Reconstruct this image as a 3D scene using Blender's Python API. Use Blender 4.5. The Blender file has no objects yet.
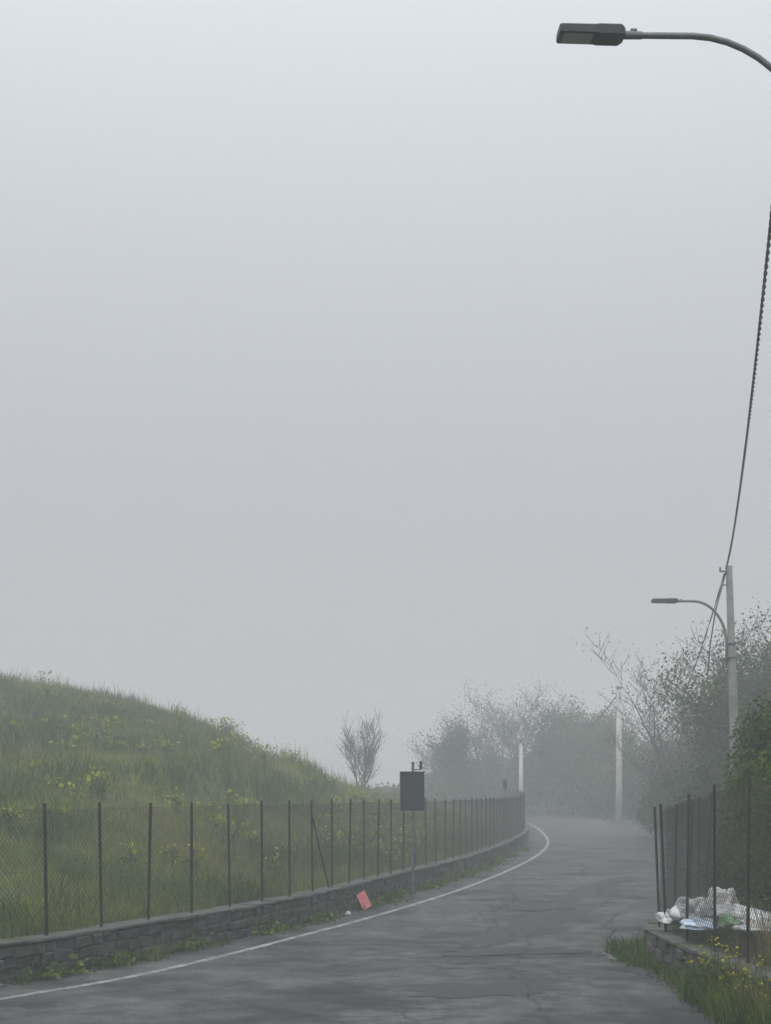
import bpy, math, random
import numpy as np
from mathutils import Vector, noise as mnoise
random.seed(7); rng=np.random.default_rng(11)
S=1.45
EYE=2.32
# ------------------------------------------------------------------ helpers
def new_obj(name, verts, faces, mats, midx=None, smooth=False, parent=None):
    me=bpy.data.meshes.new(name)
    me.from_pydata([tuple(v) for v in verts],[],faces)
    for m in mats: me.materials.append(m)
    if midx is not None: me.polygons.foreach_set('material_index',midx)
    if smooth: me.polygons.foreach_set('use_smooth',[True]*len(me.polygons))
    me.update()
    o=bpy.data.objects.new(name,me); bpy.context.scene.collection.objects.link(o)
    if parent: o.parent=parent
    return o
def fast_obj(name, verts, polys_list, mats, parent=None):
    """polys_list: list of (array (M,k), matindex)"""
    me=bpy.data.meshes.new(name)
    verts=np.asarray(verts,dtype=np.float32)
    me.vertices.add(len(verts)); me.vertices.foreach_set('co',verts.ravel())
    loops=[];starts=[];mi=[];s=0
    for arr,m in polys_list:
        if len(arr)==0: continue
        arr=np.asarray(arr,dtype=np.int32);k=arr.shape[1];n=arr.shape[0]
        loops.append(arr.ravel()); starts.append(s+np.arange(n,dtype=np.int32)*k); s+=n*k
        mi.append(np.full(n,m,dtype=np.int32))
    loops=np.concatenate(loops);starts=np.concatenate(starts);mi=np.concatenate(mi)
    me.loops.add(len(loops)); me.loops.foreach_set('vertex_index',loops)
    me.polygons.add(len(starts)); me.polygons.foreach_set('loop_start',starts)
    me.polygons.foreach_set('material_index',mi)
    for m in mats: me.materials.append(m)
    me.update(calc_edges=True); me.validate()
    o=bpy.data.objects.new(name,me); bpy.context.scene.collection.objects.link(o)
    if parent: o.parent=parent
    return o
def empty(name,loc=(0,0,0)):
    o=bpy.data.objects.new(name,None); o.location=loc; o.empty_display_size=.3
    bpy.context.scene.collection.objects.link(o); return o
class MB:
    def __init__(s): s.v=[];s.f=[];s.m=[]
    def tube(s,pts,rad,n=8,mi=0,cap=True):
        pts=[Vector(p) for p in pts]
        if not hasattr(rad,'__len__'): rad=[rad]*len(pts)
        b=len(s.v); ref=Vector((0.3,0.2,1)) 
        prev=None
        for i,p in enumerate(pts):
            t=(pts[min(i+1,len(pts)-1)]-pts[max(i-1,0)]).normalized()
            if prev is None:
                a=Vector((1,0,0)) if abs(t.x)<.8 else Vector((0,1,0))
                x=t.cross(a).normalized()
            else:
                x=(prev-t*prev.dot(t)).normalized()
            prev=x; y=t.cross(x)
            for k in range(n):
                an=2*math.pi*k/n
                s.v.append(p+x*math.cos(an)*rad[i]+y*math.sin(an)*rad[i])
        for i in range(len(pts)-1):
            for k in range(n):
                a=b+i*n+k;c=b+i*n+(k+1)%n
                s.f.append((a,c,c+n,a+n)); s.m.append(mi)
        if cap:
            s.f.append(tuple(b+k for k in range(n))[::-1]); s.m.append(mi)
            e=b+(len(pts)-1)*n
            s.f.append(tuple(e+k for k in range(n))); s.m.append(mi)
    def box(s,c,ax,ay,az,mi=0,jit=0):
        c=Vector(c);b=len(s.v)
        for sx,sy,sz in [(-1,-1,-1),(1,-1,-1),(1,1,-1),(-1,1,-1),(-1,-1,1),(1,-1,1),(1,1,1),(-1,1,1)]:
            j=Vector((random.uniform(-jit,jit),random.uniform(-jit,jit),random.uniform(-jit,jit)))
            s.v.append(c+Vector(ax)*sx+Vector(ay)*sy+Vector(az)*sz+j)
        for f in [(0,3,2,1),(4,5,6,7),(0,1,5,4),(1,2,6,5),(2,3,7,6),(3,0,4,7)]:
            s.f.append(tuple(b+i for i in f)); s.m.append(mi)
    def obj(s,name,mats,smooth=False,parent=None):
        return new_obj(name,s.v,s.f,mats,s.m,smooth,parent)
# ------------------------------------------------------------------ materials
def mat(name):
    m=bpy.data.materials.new(name); m.use_nodes=True
    nt=m.node_tree; return m,nt,nt.nodes['Principled BSDF']
def N(nt,t,**k):
    n=nt.nodes.new(t)
    for a,b in k.items():
        if a in n.inputs: n.inputs[a].default_value=b
        else: setattr(n,a,b)
    return n
def ramp(nt,stops,src):
    r=nt.nodes.new('ShaderNodeValToRGB'); e=r.color_ramp.elements
    while len(e)<len(stops): e.new(.5)
    for i,(p,c) in enumerate(stops):
        e[i].position=p; e[i].color=(*c,1)
    nt.links.new(src,r.inputs[0]); return r
def mixc(nt,fac,a,b,bt='MIX'):
    n=nt.nodes.new('ShaderNodeMix'); n.data_type='RGBA'; n.blend_type=bt
    for i,v in ((0,fac),(6,a),(7,b)):
        if isinstance(v,bpy.types.NodeSocket): nt.links.new(v,n.inputs[i])
        elif isinstance(v,(int,float)): n.inputs[i].default_value=v
        else: n.inputs[i].default_value=(*v,1)
    return n.outputs[2]
def noisy(name,c1,c2,scale=4,rough=.8,metal=0,bump=.3,detail=6,dist=.02,c3=None,scale2=1):
    m,nt,b=mat(name); tc=N(nt,'ShaderNodeTexCoord')
    n=N(nt,'ShaderNodeTexNoise',Scale=scale,Detail=detail,Roughness=.65)
    nt.links.new(tc.outputs['Object'],n.inputs['Vector'])
    r=ramp(nt,[(.35,c1),(.65,c2)],n.outputs[0]); out=r.outputs[0]
    if c3:
        n2=N(nt,'ShaderNodeTexNoise',Scale=scale2,Detail=8,Roughness=.7)
        nt.links.new(tc.outputs['Object'],n2.inputs['Vector'])
        r2=ramp(nt,[(.5,(0,0,0)),(.6,(1,1,1))],n2.outputs[0])
        out=mixc(nt,r2.outputs[0],out,c3)
    nt.links.new(out,b.inputs['Base Color'])
    b.inputs['Roughness'].default_value=rough; b.inputs['Metallic'].default_value=metal
    if bump:
        bp=N(nt,'ShaderNodeBump',Strength=bump,Distance=dist); nt.links.new(n.outputs[0],bp.inputs['Height'])
        nt.links.new(bp.outputs[0],b.inputs['Normal'])
    return m
def leafy(name,cols,patch=.15,trans=.25):
    """foliage: per-leaf random colour plus broad position variation"""
    m,nt,b=mat(name); g=N(nt,'ShaderNodeNewGeometry'); tc=N(nt,'ShaderNodeTexCoord')
    n=N(nt,'ShaderNodeTexNoise',Scale=patch,Detail=5,Roughness=.7)
    nt.links.new(tc.outputs['Object'],n.inputs['Vector'])
    n2=N(nt,'ShaderNodeTexNoise',Scale=patch*7,Detail=4,Roughness=.6)
    nt.links.new(tc.outputs['Object'],n2.inputs['Vector'])
    r1=ramp(nt,[(0,cols[0]),(.6,cols[1]),(1,cols[2])],g.outputs['Random Per Island'])
    r2=ramp(nt,[(.36,(.5,.58,.5)),(.5,(.85,.9,.8)),(.66,(1.25,1.15,.95))],n.outputs[0])
    r3=ramp(nt,[(.38,(.62,.66,.62)),(.6,(1.12,1.1,1.02))],n2.outputs[0])
    c=mixc(nt,1.0,r1.outputs[0],r2.outputs[0],'MULTIPLY')
    c=mixc(nt,1.0,c,r3.outputs[0],'MULTIPLY')
    nt.links.new(c,b.inputs['Base Color']); b.inputs['Roughness'].default_value=.75
    b.inputs['Specular IOR Level'].default_value=.2
    tr=N(nt,'ShaderNodeBsdfTranslucent'); nt.links.new(c,tr.inputs[0])
    ms=N(nt,'ShaderNodeMixShader'); ms.inputs[0].default_value=trans
    nt.links.new(b.outputs[0],ms.inputs[1]); nt.links.new(tr.outputs[0],ms.inputs[2])
    nt.links.new(ms.outputs[0],nt.nodes['Material Output'].inputs[0])
    return m
M_grass=leafy('grass_blades',[(.11,.16,.026),(.18,.225,.045),(.29,.28,.08)],.12)
M_hillgrass=leafy('hill_grass_blades',[(.115,.16,.036),(.18,.215,.056),(.28,.27,.10)],.09)
M_dry=leafy('dry_grass',[(.19,.165,.075),(.28,.24,.11),(.15,.17,.055)],.4)
M_weed=leafy('weed_leaves',[(.045,.09,.018),(.085,.14,.028),(.14,.175,.045)],.8)
M_leafd=leafy('dark_leaves',[(.015,.03,.009),(.033,.057,.014),(.07,.095,.024)],.35)
M_leafm=leafy('mid_leaves',[(.03,.053,.012),(.058,.09,.02),(.12,.135,.032)],.35)
M_bud=leafy('spring_buds',[(.05,.062,.025),(.08,.095,.034),(.115,.12,.055)],.35)
M_yel=leafy('yellow_petals',[(.5,.4,.03),(.65,.52,.04),(.4,.36,.05)],2,.2)
M_yelg=leafy('yellow_green_umbels',[(.26,.28,.035),(.42,.4,.04),(.32,.33,.05)],2,.2)
M_bark=noisy('bark',(.035,.031,.027),(.075,.068,.06),6,.9)
M_barkl=noisy('pale_bark',(.06,.055,.05),(.115,.108,.097),6,.9)
M_conc=noisy('pole_concrete',(.11,.107,.1),(.18,.175,.16),3,.85,c3=(.095,.09,.08),scale2=1.4)
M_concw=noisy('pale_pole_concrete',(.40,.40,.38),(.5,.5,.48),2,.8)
M_galv=noisy('galvanised_steel',(.11,.12,.13),(.17,.18,.19),9,.5,.6,.05)
M_lamp=noisy('lamp_housing_grey',(.022,.024,.028),(.04,.043,.048),12,.5,.2,.03)
M_glass=noisy('lamp_led_glass',(.2,.21,.22),(.3,.31,.32),60,.2,0,0)
M_rust=noisy('rusty_iron',(.014,.011,.010),(.038,.027,.021),25,.85,.0,.3,c3=(.024,.022,.02),scale2=9)
M_wire=noisy('weathered_wire',(.035,.033,.03),(.07,.065,.055),18,.7,.2,0)
M_cable=noisy('cable_rubber',(.03,.03,.032),(.06,.06,.062),20,.6,0,0)
M_stone=noisy('lava_stone',(.024,.025,.024),(.08,.078,.074),5,.92,0,.9,10,.04,c3=(.036,.05,.02),scale2=2.2)
M_mortar=noisy('mortar',(.06,.06,.055),(.11,.108,.098),9,.95,0,.6)
M_cap=noisy('wall_coping',(.04,.04,.037),(.105,.103,.096),4,.92,0,.8,10,.03,c3=(.04,.055,.022),scale2=1.3)
M_signb=noisy('sign_back_paint',(.010,.014,.020),(.017,.022,.029),5,.6,.0,.05)
M_signe=noisy('sign_edge',(.2,.1,.06),(.3,.17,.1),5,.6)
M_red=noisy('red_plastic',(.42,.09,.10),(.52,.17,.18),7,.5,0,.2)
M_whitep=noisy('white_plastic',(.42,.43,.44),(.6,.61,.62),5,.45,0,.15,c3=(.22,.21,.19),scale2=3)
M_greenp=noisy('green_plastic',(.1,.2,.1),(.2,.32,.2),5,.45,0,.15)
M_bluep=noisy('blue_plastic',(.2,.3,.45),(.6,.66,.72),9,.45,0,.15)

# asphalt
M_road,nt,b=mat('asphalt'); tc=N(nt,'ShaderNodeTexCoord')
def tex(sc,d=6,ro=.6): 
    n=N(nt,'ShaderNodeTexNoise',Scale=sc,Detail=d,Roughness=ro); nt.links.new(tc.outputs['Object'],n.inputs['Vector']); return n
g1=tex(38,8,.85); g2=tex(.5,7,.65); g3=tex(2.2,8,.75)
base=ramp(nt,[(.32,(.03,.031,.032)),(.5,(.066,.067,.068)),(.7,(.138,.137,.135))],g1.outputs[0])
bl=ramp(nt,[(.38,(.48,.49,.51)),(.5,(.92,.92,.93)),(.62,(1.3,1.3,1.26))],g2.outputs[0])
c=mixc(nt,1,base.outputs[0],bl.outputs[0],'MULTIPLY')
bl2=ramp(nt,[(.38,(.6,.61,.63)),(.6,(1.18,1.18,1.15))],g3.outputs[0])
c=mixc(nt,1,c,bl2.outputs[0],'MULTIPLY')
wv=tex(1.6,4,.6); wm=mixc(nt,.4,tc.outputs['Object'],wv.outputs['Color'],'ADD')
vo=N(nt,'ShaderNodeTexVoronoi',Scale=.8,feature='DISTANCE_TO_EDGE'); nt.links.new(wm,vo.inputs['Vector'])
cr=ramp(nt,[(.004,(1,1,1)),(.02,(0,0,0))],vo.outputs['Distance'])
msk=ramp(nt,[(.50,(0,0,0)),(.60,(.8,.8,.8))],tex(.3,3).outputs[0])
cm=mixc(nt,1,cr.outputs[0],msk.outputs[0],'MULTIPLY')
c=mixc(nt,cm,c,(.018,.018,.018))
nt.links.new(c,b.inputs['Base Color']); b.inputs['Roughness'].default_value=.88; b.inputs['Specular IOR Level'].default_value=.25
bp=N(nt,'ShaderNodeBump',Strength=.6,Distance=.012); nt.links.new(g1.outputs[0],bp.inputs['Height']); nt.links.new(bp.outputs[0],b.inputs['Normal'])
M_patch=noisy('asphalt_patch',(.014,.014,.016),(.042,.042,.044),30,.88,0,.5,8,.01)
M_crack=noisy('tar_crack',(.012,.012,.013),(.028,.028,.028),30,.85,0,.3)
# worn paint
M_line,nt,b=mat('worn_road_paint'); tc=N(nt,'ShaderNodeTexCoord')
n=N(nt,'ShaderNodeTexNoise',Scale=2.4,Detail=12,Roughness=.88); nt.links.new(tc.outputs['Object'],n.inputs['Vector'])
r=ramp(nt,[(.45,(.085,.085,.085)),(.54,(.24,.24,.23)),(.68,(.44,.44,.42))],n.outputs[0])
nt.links.new(r.outputs[0],b.inputs['Base Color']); b.inputs['Roughness'].default_value=.7
# soil / ground
M_gnd,nt,b=mat('grassy_ground'); tc=N(nt,'ShaderNodeTexCoord')
a=N(nt,'ShaderNodeTexNoise',Scale=.25,Detail=8,Roughness=.7); nt.links.new(tc.outputs['Object'],a.inputs['Vector'])
d=N(nt,'ShaderNodeTexNoise',Scale=6,Detail=8,Roughness=.8); nt.links.new(tc.outputs['Object'],d.inputs['Vector'])
r=ramp(nt,[(.35,(.07,.1,.028)),(.55,(.10,.135,.036)),(.75,(.14,.14,.06))],a.outputs[0])
r2=ramp(nt,[(.3,(.45,.45,.42)),(.7,(1.15,1.15,1.1))],d.outputs[0])
c=mixc(nt,1,r.outputs[0],r2.outputs[0],'MULTIPLY'); nt.links.new(c,b.inputs['Base Color']); b.inputs['Roughness'].default_value=.95
bp=N(nt,'ShaderNodeBump',Strength=1,Distance=.1); nt.links.new(d.outputs[0],bp.inputs['Height']); nt.links.new(bp.outputs[0],b.inputs['Normal'])
M_dirt=noisy('gravel_dirt',(.06,.058,.052),(.15,.143,.13),22,.95,0,.8,10,.02)

# ------------------------------------------------------------------ paths (plan coordinates)
def smooth_path(pts,n=400):
    P=np.array(pts,float)*S; P=np.vstack([2*P[0]-P[1],P,2*P[-1]-P[-2]]); out=[]
    for i in range(1,len(P)-2):
        for t in np.linspace(0,1,24,endpoint=False):
            p0,p1,p2,p3=P[i-1:i+3]
            out.append(.5*((2*p1)+(-p0+p2)*t+(2*p0-5*p1+4*p2-p3)*t*t+(-p0+3*p1-3*p2+p3)*t**3))
    out.append(P[-2]); out=np.array(out)
    s=np.r_[0,np.cumsum(np.linalg.norm(np.diff(out,axis=0),axis=1))]
    q=np.linspace(0,s[-1],n); return np.c_[np.interp(q,s,out[:,0]),np.interp(q,s,out[:,1])]
WALL=smooth_path([(-14,-2.5),(-8.6,4.5),(-5.3,8.9),(-3.2,12.5),(-2.3,14.6),(-1.03,18.2),(.23,23.5),(1.7,30),(3.55,41),(4.75,50),(5.5,60),(5.8,70),(5.5,80),(4,90),(0,99),(-8,106),(-30,118)],600)
LINE=smooth_path([(-13.4,-3.6),(-8.1,3.6),(-5.0,8.1),(-3.0,11.7),(-2.1,13.45),(-.96,16.9),(.2,20.9),(1.47,26.1),(3.03,33.8),(4.4,42.1),(5.35,50),(6.0,60),(6.3,70),(6.0,80),(4.4,90.5),(.3,99.7),(-8,107),(-30,119)],600)
RIGHT=smooth_path([(4.2,-8),(3.0,2),(2.72,7),(2.58,11),(2.5,14.4),(3.3,17),(4.3,20.5),(5.4,25),(6.8,31),(8.3,38),(9.4,45),(10.3,52),(11.1,60),(12.1,72),(12.4,84),(11.4,96),(8,106),(0,116),(-30,134)],600)
iw=WALL[:,1]<84*S; ir=RIGHT[:,1]<90*S
def wallx(y): return np.interp(y,WALL[iw][:,1],WALL[iw][:,0])
def rightx(y): return np.interp(y,RIGHT[ir][:,1],RIGHT[ir][:,0])
def ss(a,b,x): 
    t=np.clip((x-a)/(b-a),0,1); return t*t*(3-2*t)
def zr(y):
    u=np.asarray(y,float)/S-45
    return np.clip(np.where(u<-8,0,np.where(u<8,(u+8)**2/32.,u))*.013,0,.86)*S
HX=[-90,-60,-35,-18,-11,-8.2,-5.9,-2.6,.7,6]; HZ=[6,7.6,8.2,7.6,6.3,5.3,4.05,2.8,2.0,1.2]
def nz(x,y,s,seed=0):
    return (np.sin(x*s*1.3+seed)*np.cos(y*s*1.1+seed*2)+.5*np.sin(x*s*2.7+y*s*1.9+seed*3)+.3*np.sin(y*s*4.1-x*s*3.3+seed))/1.8
def hillh(x,y):
    hx=np.interp(x+ (y-70)*.12,HX,HZ)
    up=ss(20,74,y+nz(x,y,.11,4)*2)
    return (hx-.5)*(.12*ss(20,32,y)+.88*up)
def terrace(x,y):
    """phase of the old cultivation terraces on the hillside"""
    return 2*math.pi*(hillh(x,y)+.35*nz(x,y,.09,6)+.12*nz(x,y,.4,2))/1.15
def terr(x,y):
    x=np.asarray(x,float);y=np.asarray(y,float)
    z=zr(y)-.06
    dl=wallx(y)-x; dr=x-rightx(y)
    fl=ss(.15,.6,dl)*(1-ss(112,118,y)); z=z+fl*(.44+.12*nz(x,y,.5,1)*ss(1,4,dl))
    h=hillh(x,y)*(1-ss(78,112,y))+.30*np.sin(terrace(x,y))*ss(36,46,y)*(1-ss(62,74,y))
    z=z+h*ss(1.0,9,dl)
    fr=ss(.15,.6,dr)*(1-ss(62,75,y)); z=z+fr*.42
    z=z+ss(1,16,dr)*1.4*ss(12,60,y)
    z=z+.1*nz(x,y,.9,7)*ss(.8,3,np.maximum(dl,dr))
    z=z-.03*(1-ss(0,1,np.maximum(dl,dr)))
    return z
# ------------------------------------------------------------------ ground
xs=np.unique(np.concatenate([np.linspace(-900,-110,16),np.linspace(-110,-36,30),np.arange(-36,24,.34),np.linspace(24,80,40),np.linspace(80,900,16)]))
ys=np.unique(np.concatenate([np.linspace(-300,-10,12),np.arange(-10,100,.42),np.linspace(100,180,70),np.linspace(180,1100,22)]))
X,Y=np.meshgrid(xs,ys); Z=terr(X,Y)
nx,ny=len(xs),len(ys); idx=np.arange(nx*ny).reshape(ny,nx)
q=np.stack([idx[:-1,:-1],idx[:-1,1:],idx[1:,1:],idx[1:,:-1]],-1).reshape(-1,4)
gnd=fast_obj('ground',np.stack([X,Y,Z],-1).reshape(-1,3),[(q,0)],[M_gnd])
gnd.data.polygons.foreach_set('use_smooth',[True]*len(gnd.data.polygons))
# ------------------------------------------------------------------ road
def sheet(name,A,B,mats,cross=10,dz=0.,f=None):
    t=np.linspace(0,1,cross+1); P=A[:,None,:]*(1-t)[None,:,None]+B[:,None,:]*t[None,:,None]
    z=zr(P[...,1])+dz
    if f is not None: z=z+f(t)[None,:]
    V=np.concatenate([P,z[...,None]],-1); n,k=V.shape[:2]; idx=np.arange(n*k).reshape(n,k)
    q=np.stack([idx[:-1,:-1],idx[:-1,1:],idx[1:,1:],idx[1:,:-1]],-1).reshape(-1,4)
    o=fast_obj(name,V.reshape(-1,3),[(q,0)],mats); return o
LW=WALL.copy()
sheet('road',LW,RIGHT,[M_road],14)
def offset(P,d):
    T=np.gradient(P,axis=0); T/=np.linalg.norm(T,axis=1)[:,None]; return P+np.c_[T[:,1],-T[:,0]]*d
sheet('road_edge_line',LINE,offset(LINE,.14),[M_line],2,.005)
# faded outer edge line on the far side of the bend
FR=offset(RIGHT,-.45); kf=(RIGHT[:,1]>40)&(RIGHT[:,1]<150)
sheet('road_edge_line',FR[kf],offset(FR,.13)[kf],[M_line],2,.005)
def patch(name,m,px,py,lx,ly,ang,dz,seed,n=60):
    r=random.Random(seed); V=[(px,py)];ca,sa=math.cos(ang),math.sin(ang)
    ph=[r.uniform(0,6.28) for _ in range(4)]
    for k in range(n):
        a=2*math.pi*k/n; e=1/max(abs(math.cos(a)),abs(math.sin(a)))**.8*(1+r.uniform(-.07,.07)+.12*math.sin(3*a+ph[0])+.09*math.sin(5*a+ph[1])+.06*math.sin(9*a+ph[2]))
        x=math.cos(a)*e*lx;y=math.sin(a)*e*ly; V.append((px+x*ca-y*sa,py+x*sa+y*ca))
    V=[(x,y,float(zr(y))+dz) for x,y in V]
    return new_obj(name,V,[(0,i+1,(i+1)%n+1) for i in range(n)],[m])
patch('asphalt_repair',M_patch,1.05,17.7,.8,.6,.1,.0045,1)
patch('asphalt_repair',M_patch,2.6,26.5,.42,3.6,-.32,.0045,2)
patch('asphalt_repair',M_patch,5.2,37,.35,5,-.3,.0045,6)
patch('asphalt_repair',M_patch,1.9,21.9,1.0,.45,.25,.0085,9)
patch('asphalt_repair',M_patch,3.0,30.5,.8,.8,.2,.0085,14)
patch('gravel_verge',M_dirt,3.5,21.6,.3,1.0,-.12,.0125,5)
# jagged cracks and tar seams running with the road
mb=MB(); R=random.Random(3)
def crack(p,ang,L,w,wander):
    x,y=p;pts=[(x,y)]
    n=int(L/.12)
    for i in range(n):
        ang+=R.gauss(0,wander); x+=math.cos(ang+R.gauss(0,.35))*.12; y+=math.sin(ang+R.gauss(0,.35))*.12
        if x>rightx(y)-.25 or x<wallx(y)+.2: break
        pts.append((x,y))
    b=len(mb.v)
    for i,(x,y) in enumerate(pts):
        q=pts[min(i+1,len(pts)-1)];o=pts[max(i-1,0)]; dx,dy=q[0]-o[0],q[1]-o[1]; l=math.hypot(dx,dy) or 1
        ww=w*.75*R.uniform(.3,1.3)*min(1,(i+1)/4,(len(pts)-i)/4)
        z=float(zr(y))+.0195
        mb.v.append(Vector((x-dy/l*ww,y+dx/l*ww,z))); mb.v.append(Vector((x+dy/l*ww,y-dx/l*ww,z)))
    for i in range(len(pts)-1):
        k=b+2*i; mb.f.append((k,k+1,k+3,k+2)); mb.m.append(0)
for (x,y,a,L,w) in [(-3,17.0,.75,8,.012),(-1.2,17.6,1.0,6,.012),(.2,19.8,1.1,7,.014),(1.6,20,1.2,6,.012),(.6,22.6,.2,3,.014),(1.6,25,1.25,9,.016),(3.4,24,1.3,8,.018),(4.4,31,1.3,12,.022),(2.6,31.5,1.2,10,.02),(5.6,42,1.35,12,.03),(7.6,44,1.35,14,.035),(1.5,15.6,1.6,3,.011),(2.9,17,1.7,4,.012),(-1.8,19.4,.9,5,.012),(3.1,27,1.2,6,.016)]:
    crack((x,y),a,L,w,.05)
mb.obj('road_cracks',[M_crack])
# ------------------------------------------------------------------ stone walls
def along(P,y0,y1):
    m=(P[:,1]>=y0)&(P[:,1]<=y1); return P[m]
def resamp(P,step,jit=0,s0=0):
    s=np.r_[0,np.cumsum(np.linalg.norm(np.diff(P,axis=0),axis=1))]
    q=[s0]
    while q[-1]<s[-1]: q.append(q[-1]+step*(1+random.uniform(-jit,jit)))
    q=np.array(q[:-1]); return np.c_[np.interp(q,s,P[:,0]),np.interp(q,s,P[:,1])]
def wall(name,P,h,side,thick=.34,hf=None):
    """side=-1: body lies to the left of the path direction"""
    par=empty(name)
    mb=MB(); core=MB(); cap=MB()
    courses=3; ch=h/courses
    for c in range(courses):
        Q=resamp(P,.3,.45)
        for i in range(len(Q)-1):
            a=Vector((*Q[i],0));b=Vector((*Q[i+1],0)); d=b-a; L=d.length
            if L<.08: continue
            d.normalize(); nrm=Vector((d.y,-d.x,0))*side
            mid=(a+b)/2; z=float(zr(mid.y)); hh=h if hf is None else hf(mid.y)
            cc=hh/courses
            w=.08+random.uniform(-.02,.022)
            mb.box(mid+nrm*(.08)+Vector((0,0,z+cc*(c+.5)+random.uniform(-.012,.012))),d*(L/2-.006),nrm*w,Vector((0,0,cc/2-.006)),0,.022)
    Q=resamp(P,.9)
    for i in range(len(Q)-1):
        a=Vector((*Q[i],0));b=Vector((*Q[i+1],0)); d=b-a; L=d.length; d.normalize(); nrm=Vector((d.y,-d.x,0))*side
        mid=(a+b)/2; z=float(zr(mid.y)); hh=h if hf is None else hf(mid.y)
        core.box(mid+nrm*(thick/2+.02)+Vector((0,0,z+hh/2-.1)),d*(L/2+.01),nrm*(thick/2),Vector((0,0,hh/2+.08)),0)
        cap.box(mid+nrm*(thick/2-.0)+Vector((0,0,z+hh+.02+random.uniform(-.006,.006))),d*(L/2-.003),nrm*(thick/2+.02+random.uniform(-.01,.01)),Vector((0,0,.026)),0,.01)
    o=mb.obj('stones',[M_stone],parent=par)
    bv=o.modifiers.new('b','BEVEL'); bv.width=.02; bv.segments=1
    core.obj('mortar_core',[M_mortar],parent=par); o=cap.obj('coping',[M_cap],parent=par)
    bv=o.modifiers.new('b','BEVEL'); bv.width=.012; bv.segments=1
    return par
wall('stone_wall',along(WALL[:500],-2,113),.46,-1)
RP=along(RIGHT,4,14.42*S); 
wall('stone_wall',RP,.42,1)
wall('stone_wall',along(RIGHT,14.5*S,64),.36,1)
# ------------------------------------------------------------------ chain-link fences
def fence(name,P,side,off,zb,h,spacing,cell=.075,hf=None,lean=0.02,wire=.0022,ph=.06,s0=0):
    par=empty(name); posts=MB(); wires=MB()
    Q=resamp(offset(P,off*side),spacing,.02,s0)
    zt=lambda y:(h if hf is None else hf(y))
    def prism(a,b,r):
        d=(b-a).normalized(); 
        x=d.cross(Vector((0,0,1))); 
        if x.length<.01: x=Vector((1,0,0))
        x.normalize(); y=d.cross(x); k=len(wires.v)
        for p in (a,b):
            for an in (0,2.09,4.19): wires.v.append(p+x*math.cos(an)*r+y*math.sin(an)*r)
        for i in range(3): wires.f.append((k+i,k+(i+1)%3,k+3+(i+1)%3,k+3+i)); wires.m.append(0)
    for i,(x,y) in enumerate(Q):
        z=float(zr(y))+zb; lx=random.gauss(0,lean);ly=random.gauss(0,lean); t=zt(y)+ph+random.uniform(-.03,.03)
        top=Vector((x+lx,y+ly,z+t)); bot=Vector((x,y,z-.1))
        ax=(top-bot)/2; c=(top+bot)/2
        posts.box(c+Vector((0,.018,0)),Vector((.018,0,0)),Vector((0,.004,0)),ax)
        posts.box(c+Vector((-.014,-.004,0)),Vector((.004,0,0)),Vector((0,.0175,0)),ax)
    for i in range(len(Q)-1):
        a=Vector((Q[i][0],Q[i][1],float(zr(Q[i][1]))+zb+.03)); b=Vector((Q[i+1][0],Q[i+1][1],float(zr(Q[i+1][1]))+zb+.03))
        ha=zt(a.y)-.03;hb=zt(b.y)-.03; L=(b-a).length
        bul=random.uniform(-.02,.03)
        nrm=Vector(((b-a).y,-(b-a).x,0)).normalized(); dip=random.uniform(0,.03)
        def pt(s,t):
            f=s/L; H=ha*(1-f)+hb*f
            return a.lerp(b,f)+Vector((0,0,H*t-dip*math.sin(math.pi*f)*t))+nrm*(bul*math.sin(math.pi*f)*math.sin(math.pi*t))
        H=(ha+hb)/2; n=int((L+H)/cell)+1
        for k in range(n):
            s0_=-H+k*cell
            for sgn in (1,-1):
                t0=max(0,-s0_/H); t1=min(1,(L-s0_)/H)
                if t1<=t0+.01: continue
                p=[]
                for t in (t0,(t0+t1)/2,t1):
                    s=s0_+t*H; tt=t if sgn>0 else 1-t
                    p.append(pt(min(max(s,0),L),tt))
                prism(p[0],p[1],wire);prism(p[1],p[2],wire)
        for t in (0,.5,1.):
            prism(pt(0,t),pt(L/2,t),wire*1.3);prism(pt(L/2,t),pt(L,t),wire*1.3)
    posts.obj('posts',[M_rust],parent=par); wires.obj('chain_link_mesh',[M_wire],parent=par)
    return par,Q
fl,QL=fence('chain_link_fence',along(WALL[:500],4.12,112),-1,.17,.52,1.6,1.28,cell=.08,wire=.0026,s0=1.14)
# diagonal brace
mb=MB(); k=min(range(len(QL)),key=lambda i:abs(QL[i][0]/QL[i][1]+.044)); x,y=QL[k]
mb.tube([(x+.0,y-.03,.52+1.35),(x+.28,y+.5,.55)],.016,6); mb.obj('brace',[M_rust],parent=fl)
fence('chain_link_fence',along(RIGHT,9.5,14.38*S),1,.2,.46,1.6,1.3,cell=.08,hf=lambda y:float(np.interp(y,[10,16,20.9],[2.1,1.98,1.62])),lean=.05,wire=.0028)
fence('chain_link_fence',along(RIGHT,14.6*S,60),1,.2,.42,1.65,1.7,cell=.09,lean=.05,hf=lambda y:float(np.interp(y,[21,28,60],[1.65,1.8,1.7])),wire=.0025)
# far roadside fence
fence('chain_link_fence',along(RIGHT,66,118),1,.6,.0,1.7,2.4,cell=.12,lean=.05,wire=.003)
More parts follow.
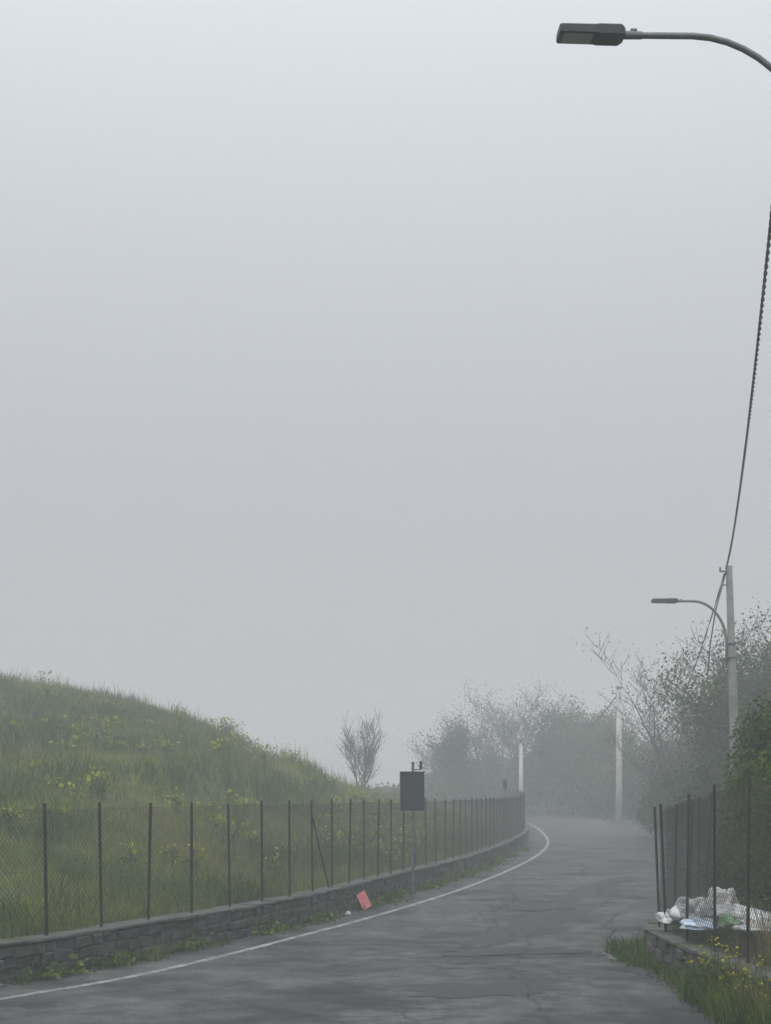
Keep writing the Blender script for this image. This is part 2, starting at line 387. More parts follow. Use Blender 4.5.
# ------------------------------------------------------------------ grass
def blades(pos,h,w,lean=.45):
    n=len(pos); an=rng.uniform(0,2*np.pi,n); bd=rng.uniform(0,2*np.pi,n)
    wx=np.c_[np.cos(an),np.sin(an),np.zeros(n)]*w[:,None]/2
    ld=np.c_[np.cos(bd),np.sin(bd),np.zeros(n)]*(rng.uniform(.1,1,n)*lean*h)[:,None]
    up=np.c_[np.zeros(n),np.zeros(n),h]
    p0=pos-wx;p1=pos+wx;p2=pos+up*.6+ld*.4+wx*.7;p3=pos+up*.6+ld*.4-wx*.7;p4=pos+up*.95+ld
    V=np.stack([p0,p1,p2,p3,p4],1).reshape(-1,3); b=np.arange(n)*5
    return V,np.c_[b,b+1,b+2,b+3],np.c_[b+3,b+2,b+4]
def tufts(x,y,n,spread,hmin,hmax,w,sc=1):
    N_=len(x); X_=np.repeat(x,n)+rng.normal(0,spread,N_*n); Y_=np.repeat(y,n)+rng.normal(0,spread,N_*n)
    hh=np.repeat(rng.uniform(hmin,hmax,N_),n)*rng.uniform(.5,1.1,N_*n)
    return np.c_[X_,Y_,terr(X_,Y_)-.02],hh,rng.uniform(.6,1.2,N_*n)*w
def grass_obj(name,sets,mats):
    Vs=[];ps=[];o=0
    for (pos,h,w,mi,lean) in sets:
        V,q,t=blades(pos,h,w,lean); Vs.append(V); ps+= [(q+o,mi),(t+o,mi)]; o+=len(V)
    return fast_obj(name,np.concatenate(Vs),ps,mats)
def scatter(n,x0,x1,y0,y1,minl=.5,px=True):
    y=rng.uniform(y0,y1,n); x=rng.uniform(x0,x1,n); k=(wallx(y)-x>minl)
    # only the part of the field that could plausibly be in view
    k&=(x>-(y*.33+6)); return x[k],y[k]
dens=lambda x,y:(nz(x,y,.35,3)+nz(x,y,.9,5)*.5)
sets=[]
x,y=scatter(10000,-16,6,16,34); p,h,w=tufts(x,y,11,.09,.12,.4,.016); sets.append((p,h,w,0,.8))
x,y=scatter(1500,-16,6,16,36); k=dens(x,y)<-.2; p,h,w=tufts(x[k],y[k],24,.2,.4,.9,.02); sets.append((p,h,w,3,.8))
x,y=scatter(1400,-16,6,16,36); k=dens(x,y)>.15; p,h,w=tufts(x[k],y[k],14,.14,.4,.8,.014); sets.append((p,h,w,1,.6))
x,y=scatter(15000,-26,8,33,58); p,h,w=tufts(x,y,8,.14,.15,.42,.028); sets.append((p,h,w,2,.8))
x,y=scatter(17000,-34,9,56,84); p,h,w=tufts(x,y,7,.2,.15,.42,.036); sets.append((p,h,w,2,.8))
x,y=scatter(8000,-34,8,34,80); k=np.cos(terrace(x,y))+rng.normal(0,.25,len(x))>.65; p,h,w=tufts(x[k],y[k],20,.25,.3,.75,.035); sets.append((p,h,w,3,.7))
x,y=scatter(3200,-34,6,36,84); k=dens(x,y)>.0; p,h,w=tufts(x[k],y[k],7,.2,.4,1.0,.022); sets.append((p,h,w,1,.4))
x,y=scatter(900,-34,6,60,78); p,h,w=tufts(x,y,5,.15,.6,1.25,.02); sets.append((p,h,w,1,.35))
x,y=scatter(1500,-3,10,84,112); p,h,w=tufts(x,y,8,.2,.3,.7,.04); sets.append((p,h,w,2,.6))
grass_obj('field_grass',sets,[M_grass,M_dry,M_hillgrass,M_weed])
# verge grass along wall foot, right bank and roadside
sets=[]
def alongfoot(P,off0,off1,n,ymax,thr):
    i=rng.integers(0,len(P),n); O=np.array([offset(P,1)[k]-P[k] for k in i]); d=rng.uniform(off0,off1,n)
    x=P[i,0]+O[:,0]*d; y=P[i,1]+O[:,1]*d; k=(y<ymax)&(y>9)&(np.sin(i*.9)+np.sin(i*.37+1)+rng.normal(0,.5,n)>thr)
    return x[k],y[k]
def tuftz(x,y,n,sp,a,b_,w):
    p,h,w=tufts(x,y,n,sp,a,b_,w); p[:,2]=zr(p[:,1])-.01; return p,h,w
PW=WALL[:480]
x,y=alongfoot(PW,.02,.28,1100,60,.1); p,h,w=tuftz(x,y,16,.06,.08,.3,.014); sets.append((p,h,w,0,.8))
x,y=alongfoot(PW,.02,.2,300,60,.6); p,h,w=tuftz(x,y,16,.05,.2,.46,.014); sets.append((p,h,w,1,.6))
def patchpts(n,x0,x1,y0,y1): return rng.uniform(x0,x1,n),rng.uniform(y0,y1,n)
x,y=patchpts(460,3.4,3.8,12.5,17.0); k=x>rightx(y)-.36; x,y=x[k],y[k]
p,h,w=tuftz(x,y,18,.06,.14,.5,.013); sets.append((p,h,w,0,.7))
x,y=patchpts(90,3.5,3.8,12.5,17.0); p,h,w=tuftz(x,y,12,.06,.4,.8,.009); sets.append((p,h,w,1,.5))
x,y=patchpts(150,3.46,3.7,16.6,20.8); p,h,w=tuftz(x,y,14,.05,.08,.3,.011); sets.append((p,h,w,0,.7))
x,y=patchpts(45,3.25,3.6,19.6,21.8); p,h,w=tuftz(x,y,22,.05,.12,.36,.012); sets.append((p,h,w,0,.8))
x,y=patchpts(900,4.1,8,12,24); p,h,w=tufts(x,y,14,.09,.2,.6,.014); sets.append((p,h,w,0,.5))
x,y=patchpts(200,3.9,5.5,12,18); p,h,w=tufts(x,y,14,.09,.5,.95,.012); sets.append((p,h,w,1,.4))
y=rng.uniform(24,60,1500); x=rightx(y)+rng.uniform(.5,8,1500); p,h,w=tufts(x,y,9,.12,.2,.7,.02); sets.append((p,h,w,0,.5))
y=rng.uniform(22,60,700); x=rightx(y)-rng.uniform(.0,.3,700); p,h,w=tuftz(x,y,12,.08,.08,.3,.02); sets.append((p,h,w,0,.7))
y=rng.uniform(62,128,2200); x=rightx(y)+rng.uniform(.0,6,2200); p,h,w=tufts(x,y,9,.2,.2,.7,.035); sets.append((p,h,w,2,.5))
grass_obj('verge_grass',sets,[M_weed,M_dry,M_hillgrass])
# ------------------------------------------------------------------ leaf quads
def leaf_quads(C,size,rng=rng,asp=.6):
    n=len(C); u=rng.normal(size=(n,3)); u/=np.linalg.norm(u,axis=1)[:,None]
    v=np.cross(u,rng.normal(size=(n,3))); v/=np.linalg.norm(v,axis=1)[:,None]
    s=(size*rng.uniform(.6,1.3,n))[:,None]
    V=np.stack([C-u*s*.5,C-v*s*.5*asp,C+u*s*.5,C+v*s*.5*asp],1).reshape(-1,3); b=np.arange(n)*4
    return V,np.c_[b,b+1,b+2,b+3]
def blob_pts(centres,radii,n,shell=.55):
    c=rng.integers(0,len(centres),n); w=np.array(radii)[c]
    d=rng.normal(size=(n,3)); d/=np.linalg.norm(d,axis=1)[:,None]
    r=rng.uniform(shell,1.08,n)**.7
    wob=1+.28*np.sin(d[:,0]*5+c)*np.cos(d[:,1]*6+c*2)+.15*np.sin(d[:,2]*9+c)
    return np.array(centres)[c]+d*w*(r*wob)[:,None]
# wildflower plants
def flower_plants(name,pts,hmin,hmax,heads,hs,spread,mats,leafn=30,ls=.08):
    mb=MB(); C=[];L=[]
    for (x,y,z) in pts:
        H=random.uniform(hmin,hmax)
        for k in range(heads):
            a=random.uniform(0,6.28); r=random.uniform(.1,1)*spread; hh=H*random.uniform(.6,1)
            e=Vector((x+math.cos(a)*r,y+math.sin(a)*r,z+hh)); 
            mb.tube([(x,y,z-.03),(x+math.cos(a)*r*.35,y+math.sin(a)*r*.35,z+hh*.5),e],[.006,.005,.003],3,0,False)
            for q in range(3): C.append(e+Vector((random.gauss(0,hs*.4),random.gauss(0,hs*.4),random.gauss(0,hs*.25))))
        for k in range(leafn):
            f=random.uniform(.05,.75); a=random.uniform(0,6.28); r=spread*f*random.random()*1.2
            L.append((x+math.cos(a)*r,y+math.sin(a)*r,z+H*f))
    V1=np.array([tuple(v) for v in mb.v]); q1=np.array(mb.f)
    V2,q2=leaf_quads(np.array([tuple(c) for c in C]),hs,asp=.8); V3,q3=leaf_quads(np.array(L),ls,asp=.35)
    return fast_obj(name,np.concatenate([V1,V2,V3]),[(q1,0),(q2+len(V1),1),(q3+len(V1)+len(V2),0)],mats)
pts=[]
cl=[(random.uniform(30,70),random.random()) for _ in range(28)]
for (yc,f) in cl:
    xc=-.27*yc+f*(float(wallx(yc))-1.5+.27*yc)
    for _ in range(random.randint(1,6)):
        y=yc+random.gauss(0,1.6); x=min(xc+random.gauss(0,1.4),float(wallx(y))-.8); pts.append((x,y,float(terr(x,y))))
for _ in range(40):
    y=random.uniform(34,66); x=random.uniform(-.12*y,float(wallx(y))-1); pts.append((x,y,float(terr(x,y))))
flower_plants('wild_fennel',pts,.4,1.0,7,.10,.42,[M_weed,M_yelg],60,.12)
pts=[]
for _ in range(60):
    y=random.uniform(12.5,17.0); x=float(rightx(y))+random.uniform(-.26,.1); 
    x=min(max(x,3.48),3.95) ; pts.append((x,y,float(zr(y))))
for _ in range(60):
    y=random.uniform(12.5,20); x=random.uniform(4.15,5.6); pts.append((x,y,float(terr(x,y))))
flower_plants('yellow_wildflowers',pts,.25,.75,3,.03,.14,[M_weed,M_yel],34,.07)
# low weeds by the left wall
C=[]
for (a,b_,n,sp) in [(.36,31.2,260,.22),(.1,30,90,.14),(2.2,41.5,160,.2),(3.2,48,160,.22),(-1.2,24.4,90,.12),(-3.2,20.0,120,.12),(-3.9,18.8,120,.12),(5.1,60,200,.25),(.95,33.2,120,.15),(1,36,120,.16),(0,27,90,.12),(0,22,90,.12),(0,44.5,160,.2),(0,54,160,.22)]:
    for _ in range(n):
        yy=b_+random.gauss(0,sp*2.2); xx=float(wallx(yy))+.1+abs(random.gauss(0,sp)); C.append((xx,yy,float(zr(yy))+.02+abs(random.gauss(0,.08))))
V,q=leaf_quads(np.array(C),.09); fast_obj('roadside_weeds',V,[(q,0)],[M_weed])
# ------------------------------------------------------------------ trees
def tree(name,base,height,levels=4,spread=.55,r0=None,stems=1,leaf=0,lsize=.1,mats=None,nb=(3,5),up=.12,seed=1,first=.25,cl=.35,leafmi=1,stemlean=.25,rmin=.006):
    R=random.Random(seed); mb=MB(); tips=[]
    r0=r0 or height*.018
    def br(p,d,L,r,lv):
        nseg=4 if lv<2 else 3; pts=[p];rad=[r];q=Vector(p);dd=Vector(d)
        for i in range(nseg):
            dd=(dd+Vector((R.gauss(0,.13),R.gauss(0,.13),R.gauss(0,.08)+up))).normalized()
            q=q+dd*L/nseg; pts.append(q.copy()); rad.append(r*(1-.6*(i+1)/nseg))
        mb.tube(pts,rad,6 if lv==0 else (4 if lv<2 else 3),0,False)
        if lv>=levels-1:
            tips.append(pts[-1]); tips.append(pts[-2]); return
        if lv>=levels-2: tips.append(pts[-1])
        n=R.randint(*nb)
        for k in range(n):
            f=(first if lv==0 else .2)+(1-(first if lv==0 else .2))*(k+R.random())/n
            f=min(f,.99); j=int(f*nseg); t=f*nseg-j; o=pts[j].lerp(pts[j+1],t); rr=rad[j]*(1-t)+rad[j+1]*t
            t_=(pts[j+1]-pts[j]).normalized()
            a=R.uniform(0,6.28); s=Vector((math.cos(a),math.sin(a),R.uniform(-.1,.4)))
            nd=(t_*(1-spread)+s*spread).normalized()
            br(o,nd,L*R.uniform(.5,.78)*(1-.35*f if lv==0 else 1),max(rr*.62,rmin),lv+1)
        tips.append(pts[-1])
    for s in range(stems):
        a=R.uniform(0,6.28); l=stemlean if stems>1 else .04
        br(Vector(base)+Vector((math.cos(a)*.1,math.sin(a)*.1,-.1)) ,Vector((math.cos(a)*l,math.sin(a)*l,1)).normalized(),height*(.62 if stems==1 else R.uniform(.45,.62)),r0,0)
    V=np.array([tuple(v) for v in mb.v]); q=np.array(mb.f); ps=[(q,0)]
    if leaf:
        T=np.array([tuple(t) for t in tips]); i=rng.integers(0,len(T),leaf)
        C=T[i]+rng.normal(0,cl,(leaf,3)); V2,q2=leaf_quads(C,lsize); ps.append((q2+len(V),leafmi)); V=np.concatenate([V,V2])
    return fast_obj(name,V,ps,mats or [M_bark,M_leafm])
def W(px,d,): return (px-385.5)/1500*d
def at(px,d,dz=0): 
    x=W(px,d); return (x,d,float(terr(x,d))+dz)
BB=[M_bark,M_bud]; BP=[M_barkl,M_bud]; BG=[M_bark,M_leafm]
tree('bare_tree',at(359,84,-.6),5.9,4,.4,.07,3,900,.08,BB,(5,6),.14,3,.2,.2,rmin=.014)
tree('young_tree',at(232,78),2.0,3,.5,.03,2,150,.1,BB,(3,4),.1,5,.2,.2)
tree('young_tree',at(277,80),1.8,3,.5,.03,2,120,.1,BB,(3,4),.1,6,.2,.2)
tree('young_tree',at(290,82),1.6,3,.5,.03,2,120,.1,BB,(3,4),.1,8,.2,.2)
# hazy group beyond the bend
for i,(px,d,h,sd,ms,lf) in enumerate([(455,115,8.2,11,BB,2500),(492,112,11,12,BB,3500),(520,115,11.5,13,BB,3000),(548,112,9.6,14,BG,4500),(474,118,9.3,15,BB,2500),(438,120,6.5,16,BB,1500),(585,122,9.5,17,BG,5500),(610,128,9.5,18,BG,4500),(505,128,11.5,42,BB,2500),(565,124,10.5,43,BG,5000),(600,110,8.8,45,BG,3500)]):
    tree('bare_tree' if ms is BB else 'leafing_tree',at(px,d),h,5,.5,.13,2,lf,.12 if ms is BB else .2,ms,(3,4),.1,sd,.2,.38,rmin=.02)
tree('conifer_shrub',at(455,112),6.0,4,.3,.1,1,6000,.18,[M_bark,M_leafd],(6,7),.2,31,.05,.28)
# big sumac-like trees on the right
for i,(px,d,h,sd,gm) in enumerate([(735,58,9.4,21,0),(700,64,9.8,22,0),(770,54,9.4,24,1),(690,76,8.2,26,0),(790,60,9,27,1),(755,50,8.6,29,1),(715,70,9.6,33,0)]):
    tree('leafing_tree' if gm else 'bare_tree',at(px,d),h,5,.55,.13,4,8000 if gm else 3500,.12 if gm else .09,BG if gm else BP,(3,4),.14,sd,.25,.3,stemlean=.5,rmin=.015)
# leafy masses
def bush(name,blobs,n,ls,m,trunkm=M_bark):
    cs=[];rs=[];mb=MB()
    for (px,d,zc,rx,rz) in blobs:
        x=W(px,d); z0=float(terr(x,d))
        for k in range(9):
            a=random.uniform(0,6.28);e=random.uniform(-.6,1)
            c=(x+math.cos(a)*rx*.62*math.sqrt(max(0,1-e*e*.7)),d+math.sin(a)*rx*.62,z0+zc+e*rz*.62); cs.append(c); rs.append((rx*random.uniform(.3,.5),)*2+(rz*random.uniform(.28,.48),))
            mb.tube([(x,d,z0-.1),((x+c[0])/2+.1,(d+c[1])/2,z0+(c[2]-z0)*.55),c],[.06,.045,.02],4,0,False)
    C=blob_pts(cs,rs,n,.25); C[:,2]=np.maximum(C[:,2],terr(C[:,0],C[:,1])+.02)
    V2,q2=leaf_quads(C,ls); V1=np.array([tuple(v) for v in mb.v]);q1=np.array(mb.f)
    return fast_obj(name,np.concatenate([V1,V2]),[(q1,0),(q2+len(V1),1)],[trunkm,m])
bush('distant_tree_mass',[(560,118,2.8,4.2,3.4),(595,121,3.8,4.5,4.2),(590,114,1.5,4,2.2),(575,116,3.0,3.6,3.0),(628,124,3.0,4.2,3.4),(655,118,2.8,4,3),(540,126,2.2,4,2.8),(500,132,1.8,5,2.6),(460,130,1.5,5,2.3),(420,134,1,5,1.6),(385,132,.8,5,1.3),(680,106,2.7,4,3),(480,142,2.6,6,3.2),(700,116,3.2,5,3.4),(610,108,3.2,3.2,3.2),(640,104,2.4,3,2.6)],72000,.30,M_leafm)
bush('distant_scrub',[(400,104,.8,3,1.2),(375,100,.7,2.4,1.0),(430,110,.8,3,1.5),(330,96,.3,2,.8),(450,116,1.3,3,1.9),(480,112,.9,3,1.6),(350,96,.5,2,1)],11000,.2,M_leafm)
# hedge that follows the outside of the bend
HP=resamp(offset(RIGHT,2.0)[(RIGHT[:,1]>64)],1.6,.2); hb=[]
for i,(hx_,hy_) in enumerate(HP[:62]):
    hb.append((hx_/hy_*1500+385.5,hy_,.55+.35*math.sin(i*.9),1.35,1.0+.45*math.sin(i*1.7)+.2*random.random()))
bush('hedge',hb,36000,.2,M_leafd)
bush('shrub',[(720,62,2.2,2.6,2.6),(750,58,2.6,2.4,2.8),(775,52,2.6,2.4,3),(700,70,1.6,2.4,2.2),(740,70,3.4,2.6,2.8),(775,66,4.2,3,3),(722,70,3.0,2.2,2.4),(765,60,4.2,2.2,2.4),(745,52,1.8,2,2.2),(765,48,2.6,2,2.6),(700,66,2.2,2.4,2.2),(680,72,1.6,2.2,2)],64000,.14,M_leafm)
bush('shrub',[(672,84,1.2,2.6,1.6),(650,96,1.3,3,1.8),(690,76,1.2,2.4,1.8),(636,104,1.1,3,1.5),(710,56,1.2,1.8,1.5),(735,48,1.4,1.8,1.7),(760,44,2.0,1.8,2.2),(720,52,1.6,1.6,1.6)],30000,.14,M_leafd)
bush('climbing_shrub',[(765,24,.8,.9,1.0),(785,22,1.5,.8,1.4),(752,27,.6,.9,.9),(790,24,2.5,.9,1.2),(735,32,.4,1,.6),(775,28,1.9,1.0,1.6),(745,34,.9,1,.9),(758,30,1.4,.9,1.4)],26000,.08,M_leafm)
bush('climbing_shrub',[(768,20,.8,.6,.8),(786,19,1.5,.6,1.2),(764,25,2.0,.8,1.2),(756,23,1.0,.6,.8),(772,22,1.7,.6,.9)],22000,.07,M_weed)
tree('young_tree',at(762,30),3.2,4,.35,.03,4,1500,.08,[M_bark,M_weed],(3,4),.2,61,.2,.14)
# ------------------------------------------------------------------ street lamps
def lamp_head(mb,c,ax,L,w,t):
    """ax: unit direction from the spigot to the nose; flat LED luminaire"""
    ax=Vector(ax).normalized(); sd=Vector((-ax.y,ax.x,0)).normalized(); up=ax.cross(sd)*1
    if up.z<0: up=-up
    def ring(f,ww,zt,zb):
        p=Vector(c)+ax*L*f; return [p+sd*ww+up*zb,p+sd*ww*1.0+up*zt*.7,p+sd*ww*.8+up*zt,p-sd*ww*.8+up*zt,p-sd*ww+up*zt*.7,p-sd*ww+up*zb]
    secs=[(0,.32*w,.38*t,-.35*t),(.04,.46*w,.5*t,-.42*t),(.07,.5*w,.6*t,-.5*t),(.40,.5*w,.6*t,-.5*t),(.43,.5*w,.54*t,-.42*t),(.97,.5*w,.52*t,-.40*t),(1,.47*w,.4*t,-.3*t)]
    b=len(mb.v)
    for s in secs: mb.v+=ring(*s)
    n=6
    for i in range(len(secs)-1):
        for k in range(n):
            a=b+i*n+k;d=b+i*n+(k+1)%n; mb.f.append((a,d,d+n,a+n)); mb.m.append(0)
    mb.f.append(tuple(b+k for k in range(n))[::-1]); mb.m.append(0)
    e=b+(len(secs)-1)*n; mb.f.append(tuple(e+k for k in range(n))); mb.m.append(0)
    mb.box(Vector(c)+ax*L*.71-up*(.42*t+.004),ax*L*.22,sd*w*.38,up*.006,1)
    for k in range(5):
        mb.box(Vector(c)+ax*L*(.12+.06*k)+up*(.62*t),ax*L*.008,sd*w*.34,up*.008,0)
    mb.tube([Vector(c)-ax*.17,Vector(c)+ax*.03],[.036,.04],10,2)
    mb.box(Vector(c)-ax*.09+up*.045,ax*.03,sd*.02,up*.012,2)
def street_lamp(name,base,armz,head,polez,rpole,headL,mats,concrete=True,arm_r=.03,topx=None):
    par=empty(name); bx,by,bz=base
    tx=bx if topx is None else topx
    lx=lambda z: bx+(tx-bx)*(z-bz)/(polez-bz)
    mb=MB(); mb.tube([(bx,by,bz-.2),(lx(bz+1),by,bz+1),(tx,by,polez)],[rpole*1.25,rpole*1.2,rpole*.75],14,0)
    bx=lx(armz)
    mb.box((bx,by,armz-.35),(rpole+.02,0,0),(0,rpole+.02,0),(0,0,.03),1); mb.box((bx,by,armz+.05),(rpole+.015,0,0),(0,rpole+.015,0),(0,0,.025),1)
    mb.obj('pole',[mats[0],M_galv],True,par)
    h=Vector(head); p0=Vector((bx-rpole-.02,by-.02,armz-.5)); d=(Vector((bx,by,0))-Vector((h.x,h.y,0))); D=d.length; d.normalize()
    m=MB(); pts=[p0,p0+Vector((0,0,.5))]
    topz=h.z; A=Vector((p0.x,p0.y,armz)); dr=topz-armz
    xr=D*.62
    for k in range(1,13):
        t=k/12*math.pi/2
        pts.append(A-d*(xr*(1-math.cos(t)))+Vector((0,0,(dr+.0)*math.sin(t))))
    pts.append(h+d*.15); pts.append(h+d*.02)
    m.tube(pts,arm_r,10,0); m.obj('arm',[M_galv],True,par)
    m=MB(); lamp_head(m,h,-d,headL,headL*.38,headL*.155); o=m.obj('luminaire',[M_lamp,M_glass,M_galv],False,par)
    bv=o.modifiers.new('b','BEVEL'); bv.width=.006; bv.segments=2
    return par
# near lamp: pole stands behind the right-hand wall, just outside the view
d1=14.0
PX=lambda px,d:(px-385.5)/1500*d
PZ=lambda py,d:EYE+(793-py)/1500*d
street_lamp('street_lamp',(PX(842,d1),d1+.1,.4),PZ(190,d1),(PX(624,d1),d1,PZ(35,d1)),PZ(-60,d1),.11,.62,[M_conc])
d2=44.0; b2=at(738,d2)
street_lamp('street_lamp',(PX(738,d2),d2,b2[2]),PZ(645,d2),(PX(677,d2),d2-.1,PZ(601.5,d2)),PZ(566,d2),.125,.76,[M_conc],arm_r=.04,topx=PX(729,d2))
# insulators/bracket at head of second pole
par=empty('power_line'); m=MB()
top=Vector((PX(729,d2),d2,PZ(568,d2)))
m.box(top+Vector((-.12,0,-.1)),(.14,0,0),(0,.02,0),(0,0,.025),0)
m.tube([top+Vector((-.26,0,-.12)),top+Vector((-.26,0,.02))],.03,8,0)
m.box(top+Vector((-.1,0,-.5)),(.09,0,0),(0,.015,0),(0,0,.02),0)
m.obj('bracket',[M_galv],parent=par)
# twisted aerial cable
def cable(mb,a,b,sag,r,turn,n=160,strands=2,wr=None):
    a=Vector(a);b=Vector(b); wr=wr or r
    d=(b-a).normalized(); x=d.cross(Vector((0,0,1))).normalized(); y=x.cross(d)
    for s in range(strands):
        P=[]
        for i in range(n+1):
            t=i/n; p=a.lerp(b,t)-Vector((0,0,sag*4*t*(1-t))); an=turn*t*2*math.pi+s*2*math.pi/strands
            P.append(p+x*math.cos(an)*wr+y*math.sin(an)*wr)
        mb.tube(P,r,5,0,False)
m=MB()
P2=top+Vector((-.1,-.05,-.02)); P1=Vector((PX(802,d1)-.05,d1,PZ(-30,d1)))
cable(m,P1,P2,.85,.014,75,700,2,.015)
P3=Vector((PX(619,94),94,PZ(692,94)))
cable(m,P3,Vector((PX(521,104),104,PZ(744,104))),1.6,.022,6,60)
cable(m,P3,P2+Vector((-.05,0,-.15)),4.0,.012,16,160)
m.obj('cable',[M_cable],parent=par)
m=MB(); m.tube([P2+Vector((0,0,-.1)),P2+Vector((-.3,.0,-1.2)),P2+Vector((-.42,.2,-2.2)),P2+Vector((-.5,.3,-3.4))],.022,5,0,False); m.obj('drop_cable',[M_cable],parent=par)
# far poles
def pole(name,px,d,pytop,r,m_=None):
    x=PX(px,d); z=float(terr(x,d)); par=empty(name); m=MB()
    zt=PZ(pytop,d); m.tube([(x,d,z-.3),(x,d,zt)],[r*1.25,r*.85],12,0); m.obj('shaft',[m_ or M_concw],True,par)
    m=MB(); m.box((x,d,zt+.03),(r*1.1,0,0),(0,r*1.1,0),(0,0,.04),0); m.box((x-.2,d,zt-.35),(.25,0,0),(0,.03,0),(0,0,.03),0); m.tube([(x-.4,d,zt-.34),(x-.4,d,zt-.15)],.04,6,0)
    m.obj('crossarm',[M_galv],parent=par)
pole('utility_pole',619,94,688,.18); pole('utility_pole',521,104,743,.14)
pole('utility_pole',722,50,768,.035,M_conc)
# ------------------------------------------------------------------ road sign seen from behind
d=32.5; sx=PX(412,d); par=empty('traffic_sign'); m=MB()
m.tube([(sx+.02,d+.05,-.05),(sx+.02,d+.05,PZ(764,d))],.03,10,0); m.tube([(sx+.02,d+.05,PZ(764,d)),(sx+.02,d+.05,PZ(762,d))],[.034,.034],10,0)
m.box((sx+.19,d+.04,PZ(765,d)),(.03,0,0),(0,.02,0),(0,0,.09),1)
m.box((sx+.1,d+.05,PZ(769.5,d)),(.1,0,0),(0,.012,0),(0,0,.012),0)
m.obj('post',[M_galv,M_signb],False,par)
m=MB(); zt,zb_=PZ(772,d),PZ(810,d); zc=(zt+zb_)/2; hh=(zt-zb_)/2
m.box((sx,d,zc),(.255,0,0),(0,.012,0),(0,0,hh),0)
for s in (-1,1): 
    m.box((sx+s*.26,d-.01,zc),(.008,0,0),(0,.03,0),(0,0,hh+.005),1 if s<0 else 0)
    m.box((sx,d-.012,zc+s*hh*.55),(.22,0,0),(0,.016,0),(0,0,.022),0)
m.box((sx-.015,d-.02,zc),(.006,0,0),(0,.012,0),(0,0,hh*.98),0)
m.box((sx,d-.01,zt+.004),(.262,0,0),(0,.03,0),(0,0,.006),0); m.box((sx,d-.01,zb_-.004),(.262,0,0),(0,.03,0),(0,0,.006),0)
o=m.obj('panel',[M_signb,M_signe],False,par)
d=70; par=empty('road_marker_post'); m=MB(); x=PX(505,d); m.tube([(x,d,0),(x,d,PZ(778,d))],.03,8,0); m.box((x,d-.03,PZ(784,d)),(.1,0,0),(0,.01,0),(0,0,.22),1); m.obj('post',[M_galv,M_signb],False,par)
# ------------------------------------------------------------------ litter
def crumple(name,c,sz,m,seed,parent=None,amp=.35):
    import bmesh
    bm=bmesh.new(); bmesh.ops.create_icosphere(bm,subdivisions=4,radius=1)
    for v in bm.verts:
        n=mnoise.noise(v.co*1.3+Vector((seed,0,0)))*amp*1.6+abs(mnoise.noise(v.co*2.6+Vector((0,seed,0))))*amp*1.1+abs(mnoise.noise(v.co*6+Vector((0,0,seed))))*amp*.3
        v.co=v.co*(1+n)
        if v.co.z<-.35: v.co.z=-.35
        v.co=Vector((v.co.x*sz[0],v.co.y*sz[1],v.co.z*sz[2]))+Vector(c)
    me=bpy.data.meshes.new(name); bm.to_mesh(me); bm.free(); me.materials.append(m)
    me.polygons.foreach_set('use_smooth',[True]*len(me.polygons))
    o=bpy.data.objects.new(name,me); bpy.context.scene.collection.objects.link(o)
    if parent: o.parent=parent
    return o
par=empty('garbage_bags')
for i,(px,d,py,sz,m) in enumerate([(668,20.2,919,(.12,.3,.10),M_whitep),(690,19.6,912,(.2,.35,.17),M_whitep),(706,19.0,918,(.16,.35,.10),M_whitep),(722,18.6,909,(.2,.3,.22),M_whitep),(742,18.2,918,(.16,.3,.13),M_whitep),(733,18.0,924,(.14,.2,.1),M_greenp),(762,17.6,923,(.2,.3,.10),M_whitep),(700,18.6,926,(.2,.25,.07),M_bluep),(752,17.4,930,(.16,.25,.06),M_whitep)]):
    x=PX(px,d); crumple('bag_%d'%i,(x,d,max(PZ(py,d),float(terr(x,d))+sz[2]*.3)),sz,m,i*3.7+1,par)
# fallen red panel at the foot of the wall
d=29.6; x=PX(364,d); c=Vector((x,d,.2)); a=Vector((.08,0,.05)); u=Vector((-.07,.05,.15))
m=MB(); m.box(c,a,Vector((0,.006,0)),u,0); m.box(c+Vector((0,-.01,0))+u*.35,a*.8,Vector((0,.003,0)),u*.12,1); m.box(c+Vector((.01,-.0,-.2)),(.012,0,0),(0,.006,0),(0,0,.07),0)
m.obj('red_marker_plate',[M_red,M_red])
crumple('plastic_litter',(PX(348,28.5),28.5,.03),(.04,.04,.04),M_bluep,5)
crumple('plastic_litter',(PX(738,15.9),15.9,.04),(.07,.07,.05),M_whitep,9)
# loose stones on the verge
mb=MB()
for _ in range(160):
    yy=random.uniform(14,45); xx=float(wallx(yy))+abs(random.gauss(.08,.12)); r=random.uniform(.008,.03)
    mb.box((xx,yy,r*.5+.004),(r,0,0),(0,r,0),(0,0,r*.6),0,r*.4)
for _ in range(160):
    yy=random.uniform(15,24); xx=float(rightx(yy))-abs(random.gauss(.05,.2)); r=random.uniform(.006,.025)
    mb.box((xx,yy,r*.5+.012),(r,0,0),(0,r,0),(0,0,r*.6),0,r*.4)
mb.obj('verge_stones',[M_mortar])
# ------------------------------------------------------------------ fog
m=bpy.data.materials.new('fog_volume'); m.use_nodes=True; nt=m.node_tree; nt.nodes.clear()
o=nt.nodes.new('ShaderNodeOutputMaterial'); v=nt.nodes.new('ShaderNodeVolumeScatter')
v.inputs['Color'].default_value=(.815,.885,.895,1); v.inputs['Density'].default_value=.0061; v.inputs['Anisotropy'].default_value=.0
nt.links.new(v.outputs[0],o.inputs['Volume'])
mb=MB(); mb.box((0,350,13.5),(880,0,0),(0,640,0),(0,0,19.5),0); fog=mb.obj('fog',[m])
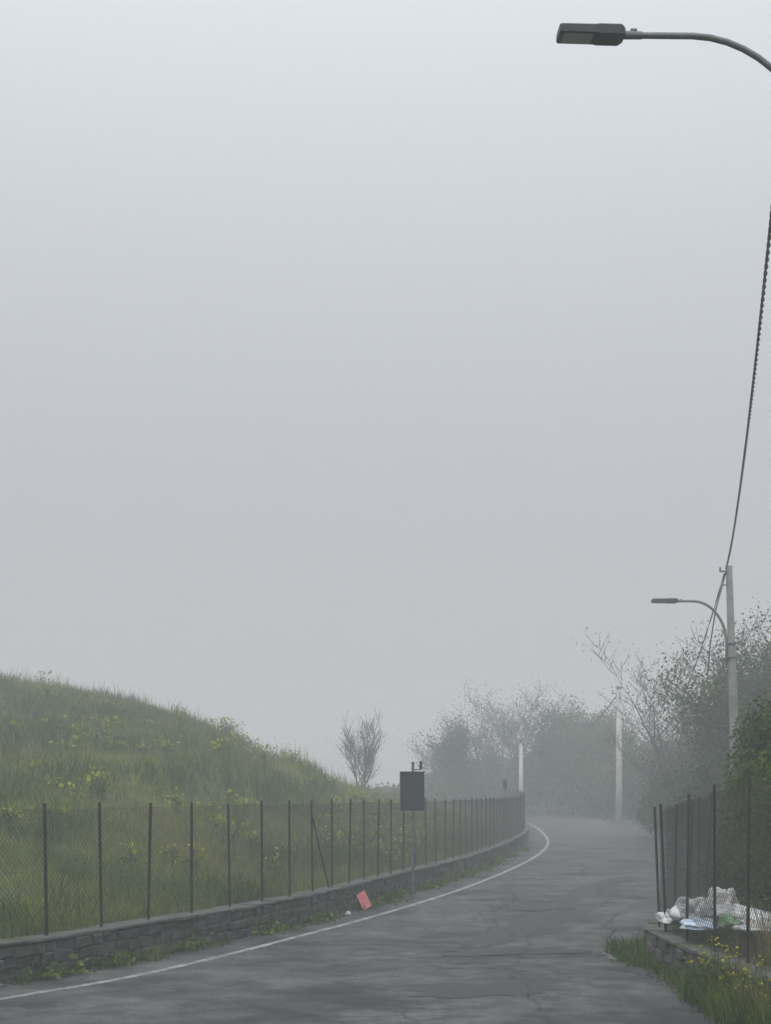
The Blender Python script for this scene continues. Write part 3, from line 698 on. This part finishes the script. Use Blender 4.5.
# ------------------------------------------------------------------ world and sun
w=bpy.data.worlds.new('World'); bpy.context.scene.world=w; w.use_nodes=True; nt=w.node_tree
bg=nt.nodes['Background']; sky=nt.nodes.new('ShaderNodeTexSky'); sky.sky_type='NISHITA'; sky.sun_disc=False
sky.sun_elevation=math.radians(48); sky.sun_rotation=math.radians(200); sky.altitude=300; sky.air_density=1.5; sky.dust_density=5
hs=nt.nodes.new('ShaderNodeHueSaturation'); hs.inputs['Saturation'].default_value=.3; nt.links.new(sky.outputs[0],hs.inputs['Color'])
# overcast luminance distribution: dim near the horizon, brightest overhead
tc=nt.nodes.new('ShaderNodeTexCoord'); sp=nt.nodes.new('ShaderNodeSeparateXYZ'); nt.links.new(tc.outputs['Generated'],sp.inputs[0])
def mth(op,a,b):
    n=nt.nodes.new('ShaderNodeMath'); n.operation=op
    for i,v in enumerate((a,b)):
        if isinstance(v,bpy.types.NodeSocket): nt.links.new(v,n.inputs[i])
        else: n.inputs[i].default_value=v
    return n.outputs[0]
zc_=mth('MAXIMUM',sp.outputs[2],0.0); lum=mth('ADD',mth('MULTIPLY',mth('POWER',zc_,2.1),17.5),3.6)
vm=nt.nodes.new('ShaderNodeVectorMath'); vm.operation='SCALE'; vm.inputs[0].default_value=(.93,.99,1.05); nt.links.new(lum,vm.inputs['Scale'])
mx=mixc(nt,.9,hs.outputs[0],vm.outputs[0]); nt.links.new(mx,bg.inputs['Color']); bg.inputs['Strength'].default_value=.13
L=bpy.data.lights.new('sun','SUN'); L.energy=1.4; L.angle=math.radians(30); L.color=(1,.96,.89)
so=bpy.data.objects.new('sun',L); bpy.context.scene.collection.objects.link(so)
e,a=math.radians(48),math.radians(200); dv=Vector((math.sin(a)*math.cos(e),math.cos(a)*math.cos(e),math.sin(e)))
so.rotation_euler=dv.to_track_quat('Z','Y').to_euler()
# ------------------------------------------------------------------ camera
cam=bpy.data.cameras.new('camera'); co=bpy.data.objects.new('camera',cam); bpy.context.scene.collection.objects.link(co)
cam.sensor_fit='VERTICAL'; cam.sensor_height=24; cam.lens=1500/1024*24; cam.shift_y=(793-512)/1024
cam.clip_start=.1; cam.clip_end=3000; co.location=(0,0,EYE); co.rotation_euler=(math.radians(90),0,0)
bpy.context.scene.camera=co
sc=bpy.context.scene; sc.view_settings.view_transform='Standard'; sc.view_settings.look='None'; sc.view_settings.exposure=0
